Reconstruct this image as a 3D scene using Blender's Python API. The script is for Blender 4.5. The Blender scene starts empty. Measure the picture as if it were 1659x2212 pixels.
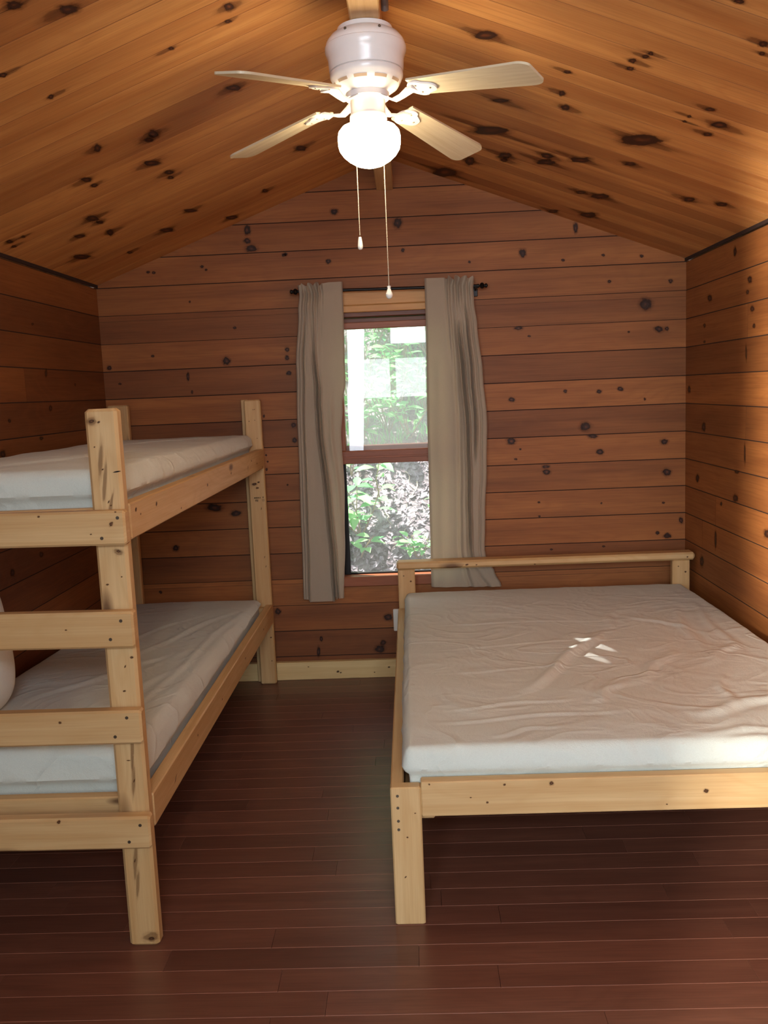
import bpy, math, random
from mathutils import Vector, Matrix, noise
R_ = random.Random(7)
SC = bpy.context.scene
COL = SC.collection
PI = math.pi
V3 = Vector

# ------------------------------------------------------------------ room dimensions (metres)
XW = 1.525            # half width
YB = 4.70             # back wall
YF = -0.42            # front wall (behind the camera)
H = 2.1525            # eave height
RZ = 2.7224           # ridge height
SL = (RZ - H) / XW
LS = math.hypot(XW, RZ - H) / XW
Z0, PP = 1.9941, 0.1439   # wall seam datum and board pitch

# ------------------------------------------------------------------ mesh builder
class MB:
    def __init__(s):
        s.v = []; s.f = []; s.uv = []; s.t = []; s.m = []; s.sm = []
    def add(s, verts, faces, uvs=None, tone=0.5, mat=0, smooth=False):
        b = len(s.v)
        s.v.extend([tuple(p) for p in verts])
        for i, f in enumerate(faces):
            s.f.append([b + k for k in f])
            s.uv.append(uvs[i] if uvs else [(0, 0)] * len(f))
            s.t.append(tone); s.m.append(mat); s.sm.append(smooth)
        return b
    def box(s, lo, hi, tone=None, mat=0, axis=None, c=0.003, off=None, M=None):
        """chamfered board; grain runs along its longest axis (or axis)."""
        lo = list(lo); hi = list(hi)
        d = [hi[i] - lo[i] for i in range(3)]
        if axis is None: axis = d.index(max(d))
        o = [i for i in range(3) if i != axis]
        c = min(c, d[o[0]] * .45, d[o[1]] * .45, d[axis] * .45)
        if tone is None: tone = R_.random()
        ou, ov = (R_.random() * 20, R_.random() * 20) if off is None else off
        a, b_ = o
        prof = [(lo[a] + c, lo[b_]), (hi[a] - c, lo[b_]), (hi[a], lo[b_] + c), (hi[a], hi[b_] - c),
                (hi[a] - c, hi[b_]), (lo[a] + c, hi[b_]), (lo[a], hi[b_] - c), (lo[a], lo[b_] + c)]
        ca, cb = (lo[a] + hi[a]) / 2, (lo[b_] + hi[b_]) / 2
        ka = 1 - 2 * c / d[a]; kb = 1 - 2 * c / d[b_]
        insp = [(ca + (p - ca) * ka, cb + (q - cb) * kb) for p, q in prof]
        rings = [(insp, lo[axis]), (prof, lo[axis] + c), (prof, hi[axis] - c), (insp, hi[axis])]
        verts = []
        for pr, l in rings:
            for p, q in pr:
                P = [0, 0, 0]; P[axis] = l; P[a] = p; P[b_] = q
                verts.append(P)
        per = [0]
        for k in range(8):
            p, q = prof[k], prof[(k + 1) % 8]
            per.append(per[-1] + math.hypot(q[0] - p[0], q[1] - p[1]))
        faces = []; uvs = []
        for r in range(3):
            for k in range(8):
                k2 = (k + 1) % 8
                faces.append([r * 8 + k, r * 8 + k2, (r + 1) * 8 + k2, (r + 1) * 8 + k])
                l0, l1 = rings[r][1], rings[r + 1][1]
                uvs.append([(l0 + ou, per[k] + ov), (l0 + ou, per[k + 1] + ov), (l1 + ou, per[k + 1] + ov), (l1 + ou, per[k] + ov)])
        faces.append([7, 6, 5, 4, 3, 2, 1, 0]); uvs.append([(ou + (p - ca) * .2, ov + q) for p, q in reversed(insp)])
        faces.append([24 + k for k in range(8)]); uvs.append([(ou + (p - ca) * .2, ov + q) for p, q in insp])
        if axis == 1: faces = [f[::-1] for f in faces]; uvs = [u[::-1] for u in uvs]
        if M is not None: verts = [M @ V3(p) for p in verts]
        s.add(verts, faces, uvs, tone, mat)
    def lathe(s, prof, c=(0, 0, 0), n=32, mat=0, smooth=True, tone=.5, M=None):
        """prof: list of (r, z); axis z"""
        verts = []; faces = []
        for r, z in prof:
            for k in range(n):
                a = 2 * PI * k / n
                P = V3((c[0] + r * math.cos(a), c[1] + r * math.sin(a), c[2] + z))
                verts.append(M @ P if M is not None else P)
        for i in range(len(prof) - 1):
            for k in range(n):
                k2 = (k + 1) % n
                faces.append([i * n + k, (i + 1) * n + k, (i + 1) * n + k2, i * n + k2])
        if prof[0][1] < prof[-1][1]: faces = [f[::-1] for f in faces]
        s.add(verts, faces, None, tone, mat, smooth)
    def tube(s, pts, r, n=8, mat=0, tone=.5, cap=True):
        pts = [V3(p) for p in pts]
        rr = r if isinstance(r, (list, tuple)) else [r] * len(pts)
        verts = []; faces = []
        up = None
        for i, p in enumerate(pts):
            d = (pts[min(i + 1, len(pts) - 1)] - pts[max(i - 1, 0)]).normalized()
            if up is None:
                up = V3((0, 0, 1)) if abs(d.z) < .9 else V3((1, 0, 0))
            x = up.cross(d).normalized(); y = d.cross(x); up = y
            for k in range(n):
                a = 2 * PI * k / n
                verts.append(p + (x * math.cos(a) + y * math.sin(a)) * rr[i])
        for i in range(len(pts) - 1):
            for k in range(n):
                k2 = (k + 1) % n
                faces.append([i * n + k, i * n + k2, (i + 1) * n + k2, (i + 1) * n + k])
        if cap:
            faces.append(list(range(n))[::-1]); faces.append([(len(pts) - 1) * n + k for k in range(n)])
        s.add(verts, faces, None, tone, mat, True)
    def grid(s, fn, nu, nv, mat=0, smooth=True, uvf=None, tone=.5, flip=False):
        verts = [fn(i / nu, j / nv) for j in range(nv + 1) for i in range(nu + 1)]
        faces = []; uvs = []
        for j in range(nv):
            for i in range(nu):
                f = [(i, j), (i + 1, j), (i + 1, j + 1), (i, j + 1)]
                if flip: f = f[::-1]
                faces.append([b * (nu + 1) + a for a, b in f])
                uvs.append([(uvf(a / nu, b / nv) if uvf else (a / nu, b / nv)) for a, b in f])
        s.add(verts, faces, uvs, tone, mat, smooth)
    def ball(s, c, r, n=12, mat=0, sz=1.0):
        m = n // 2
        prof = [(max(r * math.sin(PI * i / m), 1e-5), -r * sz * math.cos(PI * i / m)) for i in range(m + 1)]
        s.lathe(prof, c, n, mat)

def build(name, mb, mats, parent=None, loc=None):
    me = bpy.data.meshes.new(name)
    me.from_pydata(mb.v, [], mb.f)
    for m in (mats if isinstance(mats, (list, tuple)) else [mats]): me.materials.append(m)
    me.polygons.foreach_set('material_index', mb.m)
    me.polygons.foreach_set('use_smooth', mb.sm)
    uvl = me.uv_layers.new(name='UVMap')
    flat = [c for u in mb.uv for p in u for c in p]
    uvl.data.foreach_set('uv', flat)
    at = me.attributes.new('tone', 'FLOAT', 'FACE')
    at.data.foreach_set('value', mb.t)
    me.update()
    if any(mb.sm): me.set_sharp_from_angle(angle=math.radians(42))
    o = bpy.data.objects.new(name, me)
    COL.objects.link(o)
    if parent is not None:
        o.parent = parent
        bpy.context.view_layer.update()
        o.matrix_parent_inverse = parent.matrix_world.inverted()
    return o

def tag(o, label=None, cat=None, group=None, kind=None):
    if label: o['label'] = label
    if cat: o['category'] = cat
    if group: o['group'] = group
    if kind: o['kind'] = kind
    return o

def thing(name, loc, label=None, cat=None, group=None, kind=None):
    o = bpy.data.objects.new(name, None)
    o.empty_display_size = .1
    COL.objects.link(o); o.location = loc
    bpy.context.view_layer.update()
    return tag(o, label, cat, group, kind)

# ------------------------------------------------------------------ materials
def srgb(r, g, b):
    def f(c):
        c /= 255.
        return c / 12.92 if c <= .04045 else ((c + .055) / 1.055) ** 2.4
    return (f(r), f(g), f(b), 1)

class NT:
    def __init__(s, name):
        s.m = bpy.data.materials.new(name); s.m.use_nodes = True
        s.t = s.m.node_tree; s.t.nodes.clear()
    def n(s, kind, ins=None, **kw):
        nd = s.t.nodes.new(kind)
        for k, v in kw.items(): setattr(nd, k, v)
        for k, v in (ins or {}).items():
            sock = nd.inputs[k]
            if isinstance(v, bpy.types.NodeSocket): s.t.links.new(v, sock)
            else: sock.default_value = v
        return nd
    def math(s, op, a, b=0.0, c=None):
        ins = {0: a, 1: b}
        if c is not None: ins[2] = c
        return s.n('ShaderNodeMath', ins, operation=op).outputs[0]
    def mix(s, fac, a, b, mode='MIX'):
        nd = s.n('ShaderNodeMix', {0: fac, 6: a, 7: b}, data_type='RGBA', blend_type=mode)
        return nd.outputs[2]
    def ramp(s, fac, stops, interp='LINEAR'):
        nd = s.n('ShaderNodeValToRGB', {0: fac}); cr = nd.color_ramp; cr.interpolation = interp
        while len(cr.elements) < len(stops): cr.elements.new(.5)
        for e, (p, c) in zip(cr.elements, stops):
            e.position = p; e.color = c if len(c) == 4 else (*c, 1)
        return nd.outputs[0]
    def out(s, sh, disp=None):
        o = s.n('ShaderNodeOutputMaterial', {0: sh})
        return s.m

def g(v): return (v, v, v, 1)

def simple(name, col, rough=.5, metal=0., spec=.5, bump=0., bscale=60):
    t = NT(name)
    ins = {'Base Color': col, 'Roughness': rough, 'Metallic': metal, 'Specular IOR Level': spec}
    tc = t.n('ShaderNodeTexCoord').outputs['Object']
    nz = t.n('ShaderNodeTexNoise', {'Vector': tc, 'Scale': bscale, 'Detail': 4.}).outputs[0]
    ins['Base Color'] = t.mix(.18, col, t.mix(nz, tuple(c * .6 for c in col[:3]) + (1,), col))
    if bump:
        ins['Normal'] = t.n('ShaderNodeBump', {'Height': nz, 'Strength': bump, 'Distance': .002}).outputs[0]
    return t.out(t.n('ShaderNodeBsdfPrincipled', ins).outputs[0])

def wood(name, light, dark, deep, rough=.5, spec=.35, gu=1.3, gv=16., fine=.25, bump=.15, knots=0., blotch=.35, cath=.3, coat=0., tonek=1.0):
    """grain runs along UV u (metres); per-board tone comes from the face attribute 'tone'."""
    t = NT(name)
    uv = t.n('ShaderNodeUVMap').outputs[0]
    tone = t.n('ShaderNodeAttribute', attribute_name='tone').outputs['Fac']
    off = t.n('ShaderNodeCombineXYZ', {0: 0., 1: 0., 2: t.math('MULTIPLY', tone, 37.)}).outputs[0]
    p = t.n('ShaderNodeVectorMath', {0: uv, 1: off}, operation='ADD').outputs[0]
    def mp(a, b): return t.n('ShaderNodeVectorMath', {0: p, 1: (a, b, 1.)}, operation='MULTIPLY').outputs[0]
    broad = t.n('ShaderNodeTexNoise', {'Vector': mp(gu, gv), 'Scale': 1., 'Detail': 5., 'Roughness': .55, 'Distortion': .5}).outputs[0]
    fin = t.n('ShaderNodeTexNoise', {'Vector': mp(gu * 5, gv * 14), 'Scale': 1., 'Detail': 3., 'Roughness': .6}).outputs[0]
    blo = t.n('ShaderNodeTexNoise', {'Vector': mp(1.6, 5.), 'Scale': 1., 'Detail': 3.}).outputs[0]
    warp = t.n('ShaderNodeTexNoise', {'Vector': mp(1.1, 4.), 'Scale': 1., 'Detail': 2.}).outputs[0]
    ring = t.math('SINE', t.math('MULTIPLY', warp, 95.))
    ring = t.math('MULTIPLY_ADD', ring, .5, .5)
    b1 = t.ramp(broad, [(.32, g(0)), (.68, g(1))])
    col = t.mix(b1, light, dark)
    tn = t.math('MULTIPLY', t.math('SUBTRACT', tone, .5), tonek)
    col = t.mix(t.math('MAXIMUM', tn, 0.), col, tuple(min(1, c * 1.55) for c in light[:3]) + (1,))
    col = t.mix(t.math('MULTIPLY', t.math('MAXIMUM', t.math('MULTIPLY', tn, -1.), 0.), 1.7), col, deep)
    col = t.mix(t.math('MULTIPLY', t.ramp(blo, [(.45, g(0)), (.75, g(1))]), blotch), col, deep)
    col = t.mix(t.math('MULTIPLY', t.math('POWER', ring, 3.), cath), col, dark)
    col = t.mix(t.math('MULTIPLY', t.ramp(fin, [(.45, g(0)), (.7, g(1))]), fine), col, deep)
    if knots:
        vo = t.n('ShaderNodeTexVoronoi', {'Vector': mp(3.2, 9.5), 'Scale': 1., 'Randomness': 1.})
        rnd = t.n('ShaderNodeSeparateColor', {0: vo.outputs['Color']}).outputs
        rad = t.math('MULTIPLY', t.math('MAXIMUM', t.math('SUBTRACT', rnd[0], .45), 0.), knots)
        dd = t.math('DIVIDE', vo.outputs['Distance'], t.math('ADD', rad, .0005))
        k1 = t.ramp(dd, [(.35, g(1)), (.95, g(0))])
        col = t.mix(t.math('MULTIPLY', k1, .85), col, srgb(84, 50, 28))
    bmp = t.n('ShaderNodeBump', {'Height': t.math('ADD', fin, broad), 'Strength': bump, 'Distance': .0015}).outputs[0]
    rg = t.math('MULTIPLY_ADD', fin, .16, rough - .08)
    sh = t.n('ShaderNodeBsdfPrincipled', {'Base Color': col, 'Roughness': rg, 'Specular IOR Level': spec, 'Normal': bmp, 'Coat Weight': coat, 'Coat Roughness': .25}).outputs[0]
    return t.out(sh)

def knot_mat(name, core, ring, strength=.95):
    """soft-edged knot: uv is centred at 0, radius 1; fades to nothing at the rim"""
    t = NT(name)
    uv = t.n('ShaderNodeUVMap').outputs[0]
    tone = t.n('ShaderNodeAttribute', attribute_name='tone').outputs['Fac']
    off = t.n('ShaderNodeCombineXYZ', {0: t.math('MULTIPLY', tone, 60.), 1: 0., 2: t.math('MULTIPLY', tone, 91.)}).outputs[0]
    p = t.n('ShaderNodeVectorMath', {0: uv, 1: off}, operation='ADD').outputs[0]
    nz = t.n('ShaderNodeTexNoise', {'Vector': p, 'Scale': 1.7, 'Detail': 4., 'Roughness': .6}).outputs[0]
    ln = t.n('ShaderNodeVectorMath', {0: uv}, operation='LENGTH').outputs['Value']
    d = t.math('ADD', ln, t.math('MULTIPLY', t.math('SUBTRACT', nz, .5), .75))
    a = t.ramp(d, [(.30, g(1)), (.46, g(.9)), (.56, g(.34)), (.84, g(0))])
    inside = t.math('SUBTRACT', 1., t.ramp(ln, [(.82, g(0)), (1., g(1))]))
    a = t.math('MULTIPLY', t.math('MULTIPLY', a, inside), strength)
    c = t.ramp(d, [(.0, ring), (.22, core), (.45, core), (.6, ring)])
    pb = t.n('ShaderNodeBsdfPrincipled', {'Base Color': c, 'Roughness': .55, 'Specular IOR Level': .3}).outputs[0]
    tr = t.n('ShaderNodeBsdfTransparent').outputs[0]
    return t.out(t.n('ShaderNodeMixShader', {0: a, 1: tr, 2: pb}).outputs[0])

def cloth(name, col, rough=.85, crinkle=.0, cscale=30., weave=.1, transl=0., tcol=None):
    t = NT(name)
    tc = t.n('ShaderNodeTexCoord').outputs['Object']
    nz = t.n('ShaderNodeTexNoise', {'Vector': tc, 'Scale': cscale, 'Detail': 5., 'Roughness': .6, 'Distortion': .6}).outputs[0]
    n2 = t.n('ShaderNodeTexNoise', {'Vector': tc, 'Scale': cscale * .3, 'Detail': 3., 'Distortion': 1.2}).outputs[0]
    rid = t.math('ABSOLUTE', t.math('SUBTRACT', n2, .5))
    rid = t.math('SUBTRACT', 1., t.ramp(rid, [(0., g(0)), (.06, g(1))]))
    hgt = t.math('ADD', t.math('MULTIPLY', nz, .6), t.math('MULTIPLY', rid, .35))
    wv = t.n('ShaderNodeTexNoise', {'Vector': tc, 'Scale': 420., 'Detail': 1.}).outputs[0]
    bmp = t.n('ShaderNodeBump', {'Height': t.math('ADD', hgt, t.math('MULTIPLY', wv, weave)), 'Strength': crinkle, 'Distance': .008}).outputs[0]
    c = t.mix(t.math('MULTIPLY', t.ramp(wv, [(.3, g(0)), (.7, g(1))]), .22), col, tuple(x * .72 for x in col[:3]) + (1,))
    sh = t.n('ShaderNodeBsdfPrincipled', {'Base Color': c, 'Roughness': rough, 'Specular IOR Level': .15, 'Normal': bmp, 'Sheen Weight': .12}).outputs[0]
    if transl:
        tl = t.n('ShaderNodeBsdfTranslucent', {'Color': tcol or col, 'Normal': bmp}).outputs[0]
        sh = t.n('ShaderNodeMixShader', {0: transl, 1: sh, 2: tl}).outputs[0]
    return t.out(sh)

def glass(name, refl=.10, tint=(1, 1, 1, 1), rough=0.0, haze=0.):
    t = NT(name)
    fr = t.n('ShaderNodeFresnel', {'IOR': 1.5}).outputs[0]
    fac = t.math('MULTIPLY', fr, refl)
    tr = t.n('ShaderNodeBsdfTransparent', {'Color': tint}).outputs[0]
    gl = t.n('ShaderNodeBsdfGlossy', {'Color': g(1), 'Roughness': rough}).outputs[0]
    sh = t.n('ShaderNodeMixShader', {0: fac, 1: tr, 2: gl}).outputs[0]
    if haze:
        tl = t.n('ShaderNodeBsdfTranslucent', {'Color': g(.9)}).outputs[0]
        sh = t.n('ShaderNodeMixShader', {0: haze, 1: sh, 2: tl}).outputs[0]
    return t.out(sh)

def emit(name, col, s):
    t = NT(name)
    tc = t.n('ShaderNodeTexCoord').outputs['Object']
    nz = t.n('ShaderNodeTexNoise', {'Vector': tc, 'Scale': 12.}).outputs[0]
    st = t.math('MULTIPLY_ADD', nz, s * .1, s * .95)
    return t.out(t.n('ShaderNodeEmission', {'Color': col, 'Strength': st}).outputs[0])

M_wall = wood('wall_pine', srgb(162, 101, 52), srgb(132, 77, 38), srgb(78, 41, 22), rough=.55, gu=.8, gv=12, fine=.26, blotch=.32, cath=.22, spec=.3)
M_groove = simple('wall_groove', srgb(46, 24, 15), .8)
M_ceil = wood('ceiling_pine', srgb(220, 160, 94), srgb(186, 120, 62), srgb(120, 66, 34), rough=.5, gu=.7, gv=13, fine=.24, blotch=.36, cath=.25, spec=.35)
M_cgroove = simple('ceiling_groove', srgb(140, 88, 48), .8)
M_floor = wood('floor_hardwood', srgb(118, 75, 58), srgb(101, 61, 47), srgb(62, 37, 30), rough=.36, gu=1.4, gv=20, fine=.3, blotch=.2, cath=.35, spec=.5, bump=.08, coat=.12)
M_fsheen = simple('floor_seam_sheen', srgb(150, 100, 80), .4)  # lighter seam colour paints in the reflections along the bevel edges
M_pine = wood('bed_pine', srgb(212, 178, 128), srgb(194, 154, 102), srgb(154, 108, 62), rough=.5, gu=.9, gv=24, fine=.18, blotch=.2, cath=.4, knots=.55, spec=.35, tonek=.35)
M_trimw = wood('window_pine', srgb(206, 156, 96), srgb(186, 132, 76), srgb(132, 80, 44), rough=.5, gu=1., gv=22, fine=.2, blotch=.3, cath=.2, knots=.2)
M_sash = wood('sash_wood', srgb(158, 92, 58), srgb(136, 76, 46), srgb(84, 44, 28), rough=.45, gu=1., gv=24, fine=.22, blotch=.2)
M_base = wood('base_pine', srgb(224, 196, 140), srgb(208, 174, 118), srgb(164, 122, 72), rough=.5, gu=1., gv=24, fine=.16, blotch=.15, knots=.45)
M_blade = wood('blade_wood', srgb(214, 200, 172), srgb(196, 178, 146), srgb(160, 136, 104), rough=.4, gu=2., gv=34, fine=.25, blotch=.15, cath=.35)
M_knot = knot_mat('wood_knot', srgb(52, 28, 18), srgb(104, 56, 32), .92)
M_cknot = knot_mat('ceiling_knot', srgb(60, 30, 18), srgb(120, 66, 34), .88)
M_pstreak = knot_mat('pine_streak', srgb(112, 74, 42), srgb(150, 106, 62), .42)
M_pknot = knot_mat('pine_knot', srgb(74, 46, 26), srgb(140, 96, 56), .9)
M_sheet = cloth('white_sheet', srgb(207, 212, 202), crinkle=1.0, cscale=8.)
M_pillow = cloth('pillow_cotton', srgb(222, 226, 216), crinkle=.3, cscale=10.)
M_curtain = cloth('curtain_linen', srgb(186, 172, 152), crinkle=.12, cscale=7., weave=.6, transl=.28, tcol=srgb(206, 190, 150))
M_black = simple('black_metal', srgb(26, 22, 20), .38, .6)
M_white = simple('white_enamel', srgb(232, 226, 222), .25, 0, .5)
M_slot = simple('dark_slot', srgb(176, 150, 124), .7)
M_plast = simple('white_plastic', srgb(230, 228, 218), .4)
M_screw = simple('screw_steel', srgb(96, 84, 70), .45, .7)
M_conduit = simple('grey_conduit', srgb(120, 112, 108), .4, .5)
M_dark = simple('dark_gap', srgb(24, 15, 10), .9)
M_brass = simple('chain_metal', srgb(176, 160, 136), .4, .6)
M_ink = simple('stamp_ink', srgb(70, 52, 36), .8)
M_globe = emit('lit_globe', (1., .81, .53, 1), 36.)
M_pane = glass('window_pane', .45, haze=.10)
M_screen = glass('insect_mesh', .05, tint=(.97, .97, 1, 1), haze=.12)
M_cstain = knot_mat('ceiling_streak', srgb(96, 52, 28), srgb(116, 64, 34), .42)

# ------------------------------------------------------------------ planked surfaces
def plank(mb, O, U, V, N, u0, u1, v0, v1, c, depth, tone, usl=None, off=None):
    """board in plane O+uU+vV facing N (v0<v1). u0/u1 may be functions of v. mat 0 face, 1 groove."""
    O, U, V, N = V3(O), V3(U), V3(V), V3(N)
    f0 = u0 if callable(u0) else (lambda v: u0)
    f1 = u1 if callable(u1) else (lambda v: u1)
    prof = [(v0, -depth), (v0, -c), (v0 + c, 0), (v1 - c, 0), (v1, -c), (v1, -depth)]
    ou, ov = off or (R_.random() * 30, R_.random() * 30)
    vs = []
    for vv, nn in prof:
        for f in (f0, f1):
            u = f(vv)
            vs.append(O + U * u + V * vv + N * nn)
    flip = U.cross(V).dot(N) < 0
    F = []; UVs = []; mats = []
    for k in range(6):
        k2 = (k + 1) % 6
        fa = [2 * k, 2 * k + 1, 2 * k2 + 1, 2 * k2]
        uva = [(f0(prof[k][0]) + ou, prof[k][0] + ov), (f1(prof[k][0]) + ou, prof[k][0] + ov), (f1(prof[k2][0]) + ou, prof[k2][0] + ov), (f0(prof[k2][0]) + ou, prof[k2][0] + ov)]
        if flip: fa = fa[::-1]; uva = uva[::-1]
        F.append(fa); UVs.append(uva); mats.append(0 if k == 2 else 1)
    e0 = [0, 2, 4, 6, 8, 10]; e1 = [1, 3, 5, 7, 9, 11]
    F += [e0 if flip else e0[::-1], e1[::-1] if flip else e1]
    UVs += [[(0, 0)] * 6] * 2; mats += [1, 1]
    b = len(mb.v)
    mb.v.extend([tuple(p) for p in vs])
    for fa, ua, ma in zip(F, UVs, mats):
        mb.f.append([b + k for k in fa]); mb.uv.append(ua); mb.t.append(tone); mb.m.append(ma); mb.sm.append(False)

def knots(mb, data, O, U, V, N, mat, lift=.0006, grow=1.5):
    O, U, V, N = V3(O), V3(U), V3(V), V3(N)
    for it in data.split():
        x, y, ax, ay, b = [int(k) / 1000. for k in it.split(',')]
        a = V3((ax, ay)); L = max(a.length, .003); a.normalize()
        p = V3((-a.y, a.x))
        n = 14
        vs = []; uv = []
        for k in range(n):
            t = 2 * PI * k / n
            q = V3((x, y)) + a * (L * grow * math.cos(t)) + p * (b * grow * math.sin(t))
            vs.append(O + U * q.x + V * q.y + N * lift); uv.append((math.cos(t), math.sin(t)))
        f = list(range(n))
        if U.cross(V).dot(N) < 0: f = f[::-1]; uv = uv[::-1]
        mb.add(vs, [f], [uv], R_.random(), mat)

KN = {
'b':'694,2219,-8,22,22 965,2331,0,32,14 59,2396,1,30,26 80,2261,0,12,10 421,2186,-8,1,7 899,2173,-11,1,8 1104,2189,-11,1,8 1299,2176,-13,1,9 1134,2056,-12,1,9 1447,2044,-14,2,12 1318,1934,-37,8,34 665,1840,-26,1,12 1389,1804,-28,2,18 1427,1805,-3,13,12 719,1798,-10,1,6 1232,1797,-7,1,6 901,1507,-12,1,10 1077,1497,-16,1,12 1187,1507,-19,1,13 621,1475,-19,1,13 1314,1449,-1,8,7 1005,1317,-34,4,29 1043,1266,-31,1,13 1079,1182,-22,2,17 614,1257,-29,2,21 661,1213,-7,1,6 636,1161,-10,1,6 1415,1222,-24,2,17 794,1115,-24,1,11 798,1085,-22,2,17 1430,1061,-26,7,24 754,926,-9,1,6 755,851,-7,1,6 1084,909,-3,5,6 1411,899,-10,1,6 1504,801,-1,21,13 1379,738,-12,3,11 1431,721,-24,2,16 1094,676,-10,1,6 816,669,-10,1,6 -545,1783,1,15,12 -547,1741,2,15,13 -868,1737,3,26,22 -542,1661,-16,0,13 -1077,1664,2,27,10 -1492,1728,-12,-7,13 -1256,1780,-10,0,7 -813,1907,-10,0,8 -1247,2210,-12,0,8 -1218,2206,-11,0,8 -964,2225,-11,0,8 -943,2208,-8,0,7 -532,2264,-14,0,10 -1040,2050,1,7,6 -1061,1584,1,10,7 -1442,1643,-9,0,6 -265,2468,-24,1,17 -716,2397,2,30,19 -698,2304,-41,2,21 -720,2344,-22,1,16 -306,2221,-16,0,14 -527,2268,-14,1,9 -675,379,2,23,18 -75,327,-28,1,23 -445,218,1,18,10 -464,145,2,34,11 -128,150,-33,1,24 -107,185,3,18,18 -688,1442,1,10,6 -533,1389,-14,-8,16 -688,1235,-5,-4,6 -682,1200,-5,-4,6 -690,1159,1,10,7 -583,1072,4,4,6 -532,1308,2,16,14 -1209,751,-20,-5,19 -984,965,-50,2,23 -1311,510,-11,0,9 -871,928,-33,1,18',
'l':'3449,1363,-28,-1,18 3944,1688,9,19,14 3959,1533,-18,-7,15 3535,1491,-15,-1,8 3828,1405,-22,0,9 4280,1639,-12,-1,7 3431,891,-20,4,16 3715,911,-21,3,14 3849,1896,-15,-2,5',
'r':'4014,2085,8,23,19 3840,1944,-28,-5,16 3864,1896,-18,-3,10 3810,1822,-25,-4,15 3787,1751,-17,-3,11 4338,1919,-33,-5,17 4408,1796,-20,-2,11 4411,1307,-31,2,23 4498,1045,-32,5,21 3960,1127,-31,3,9 3973,1008,-34,5,19 4155,959,-15,3,10 3618,906,-37,8,21 4639,1490,-26,-1,21 4425,631,-25,23,29 4407,1719,-17,-1,7 3870,1644,2,39,10 3870,1214,2,50,11 4226,778,0,49,16',
'R':'2834,376,-48,33,29 2673,799,-20,2,12 2728,807,-17,7,11 2591,831,-15,1,9 2621,823,-15,6,10 2898,648,-17,9,11 3082,662,-30,0,13 3196,696,-35,7,18 2821,1085,-20,11,13 2923,1052,-14,-1,7 2973,1054,-12,0,7 2912,1148,-41,12,26 3014,1146,-24,5,14 3261,986,-99,54,53 3338,478,-41,34,17 3706,480,-112,80,44 3977,569,-72,15,31 4042,572,-41,9,17 3786,726,-54,16,25 3876,737,-72,40,30 3695,853,-65,36,29 3548,1022,-37,13,19 4238,427,-85,10,30 4595,320,-152,53,58 3738,1322,-52,3,25 3658,1433,-38,10,19 4109,1028,-77,29,33 4145,945,-44,17,19 4486,1054,-82,18,34 4643,898,-56,19,21 2340,1052,-20,-2,14 2389,1069,-13,-1,9 2189,929,-15,6,13',
'L':'2092,819,-25,10,19 2204,731,-30,19,21 2532,386,-30,4,16 2607,406,-15,7,9 2609,581,-14,3,8 2566,939,-17,-4,9 3054,484,-45,23,21 3035,977,-38,-10,14 3128,802,-49,-2,22 3160,826,-34,3,17 3375,886,-55,22,23 3255,1104,-37,7,18 3337,1107,-26,1,13 3549,866,-36,8,16 3611,878,-27,3,12 3676,1246,-61,4,26 3756,1245,-34,4,14 3815,1362,-45,8,17 3943,1268,-56,-11,19 4144,938,-60,20,19 4281,1095,-72,20,22 4369,1319,-34,-3,12 4558,819,-69,17,22 4109,1470,-86,19,27 3513,1543,-30,-3,13 3526,1489,-18,-3,8 3585,1559,-21,-2,9 4358,601,-41,3,14 3974,363,-64,15,24 2349,977,-16,2,11',

}

def rows(zlo, zhi):
    k0 = int(math.floor((Z0 - zhi) / PP)) ; k1 = int(math.ceil((Z0 - zlo) / PP))
    for k in range(k0, k1):
        yield k, Z0 - (k + 1) * PP, Z0 - k * PP
# back wall ------------------------------------------------------------
TB = {-6: .6, -5: .62, -4: .6, -3: .55, -2: .62, -1: .45, 0: .32, 1: .62, 2: .30, 3: .64, 4: .34, 5: .66, 6: .55, 7: .52, 8: .66, 9: .40, 10: .72, 11: .5, 12: .22, 13: .26, 14: .4}  # row beside mattress painted paler for bounce light, rows below window darker for shade
WX0, WX1, WZ0, WZ1 = -.335, .335, .53, 1.965     # window opening
mb = MB()
for k, za, zb in rows(-.02, RZ):
    lim = lambda v: min(XW + .02, max(0.002, (RZ + .02 - v) / SL))
    fl = lambda v: -lim(v)
    if zb <= WZ0 or za >= WZ1:
        plank(mb, (0, YB, 0), (1, 0, 0), (0, 0, 1), (0, -1, 0), fl, lim, za, zb, .0022, .08, TB.get(k, .5), off=(k * 3.1, k * .7))
    else:
        t2 = TB.get(k, .5)
        tl = t2 + R_.uniform(-.1, .04)
        segs = [(za, zb, 0)]
        if za < WZ0 < zb: segs = [(za, WZ0, 1), (WZ0, zb, 0)]
        if za < WZ1 < zb: segs = [(za, WZ1, 0), (WZ1, zb, 1)]
        for a, b_, full in segs:
            cc = .0022 if len(segs) == 1 else .0005
            if full: plank(mb, (0, YB, 0), (1, 0, 0), (0, 0, 1), (0, -1, 0), fl, lim, a, b_, cc, .08, t2)
            else:
                plank(mb, (0, YB, 0), (1, 0, 0), (0, 0, 1), (0, -1, 0), fl, WX0, a, b_, cc, .08, tl, off=(k * 3.1, k * .7))
                plank(mb, (0, YB, 0), (1, 0, 0), (0, 0, 1), (0, -1, 0), WX1, lim, a, b_, cc, .08, t2, off=(k * 3.1, k * .7))
knots(mb, KN['b'], (0, YB, 0), (1, 0, 0), (0, 0, 1), (0, -1, 0), 2)
tag(build('wall_back', mb, [M_wall, M_groove, M_knot]), 'gable end wall of horizontal stained pine boards with dark knots', None, None, 'structure')

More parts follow.
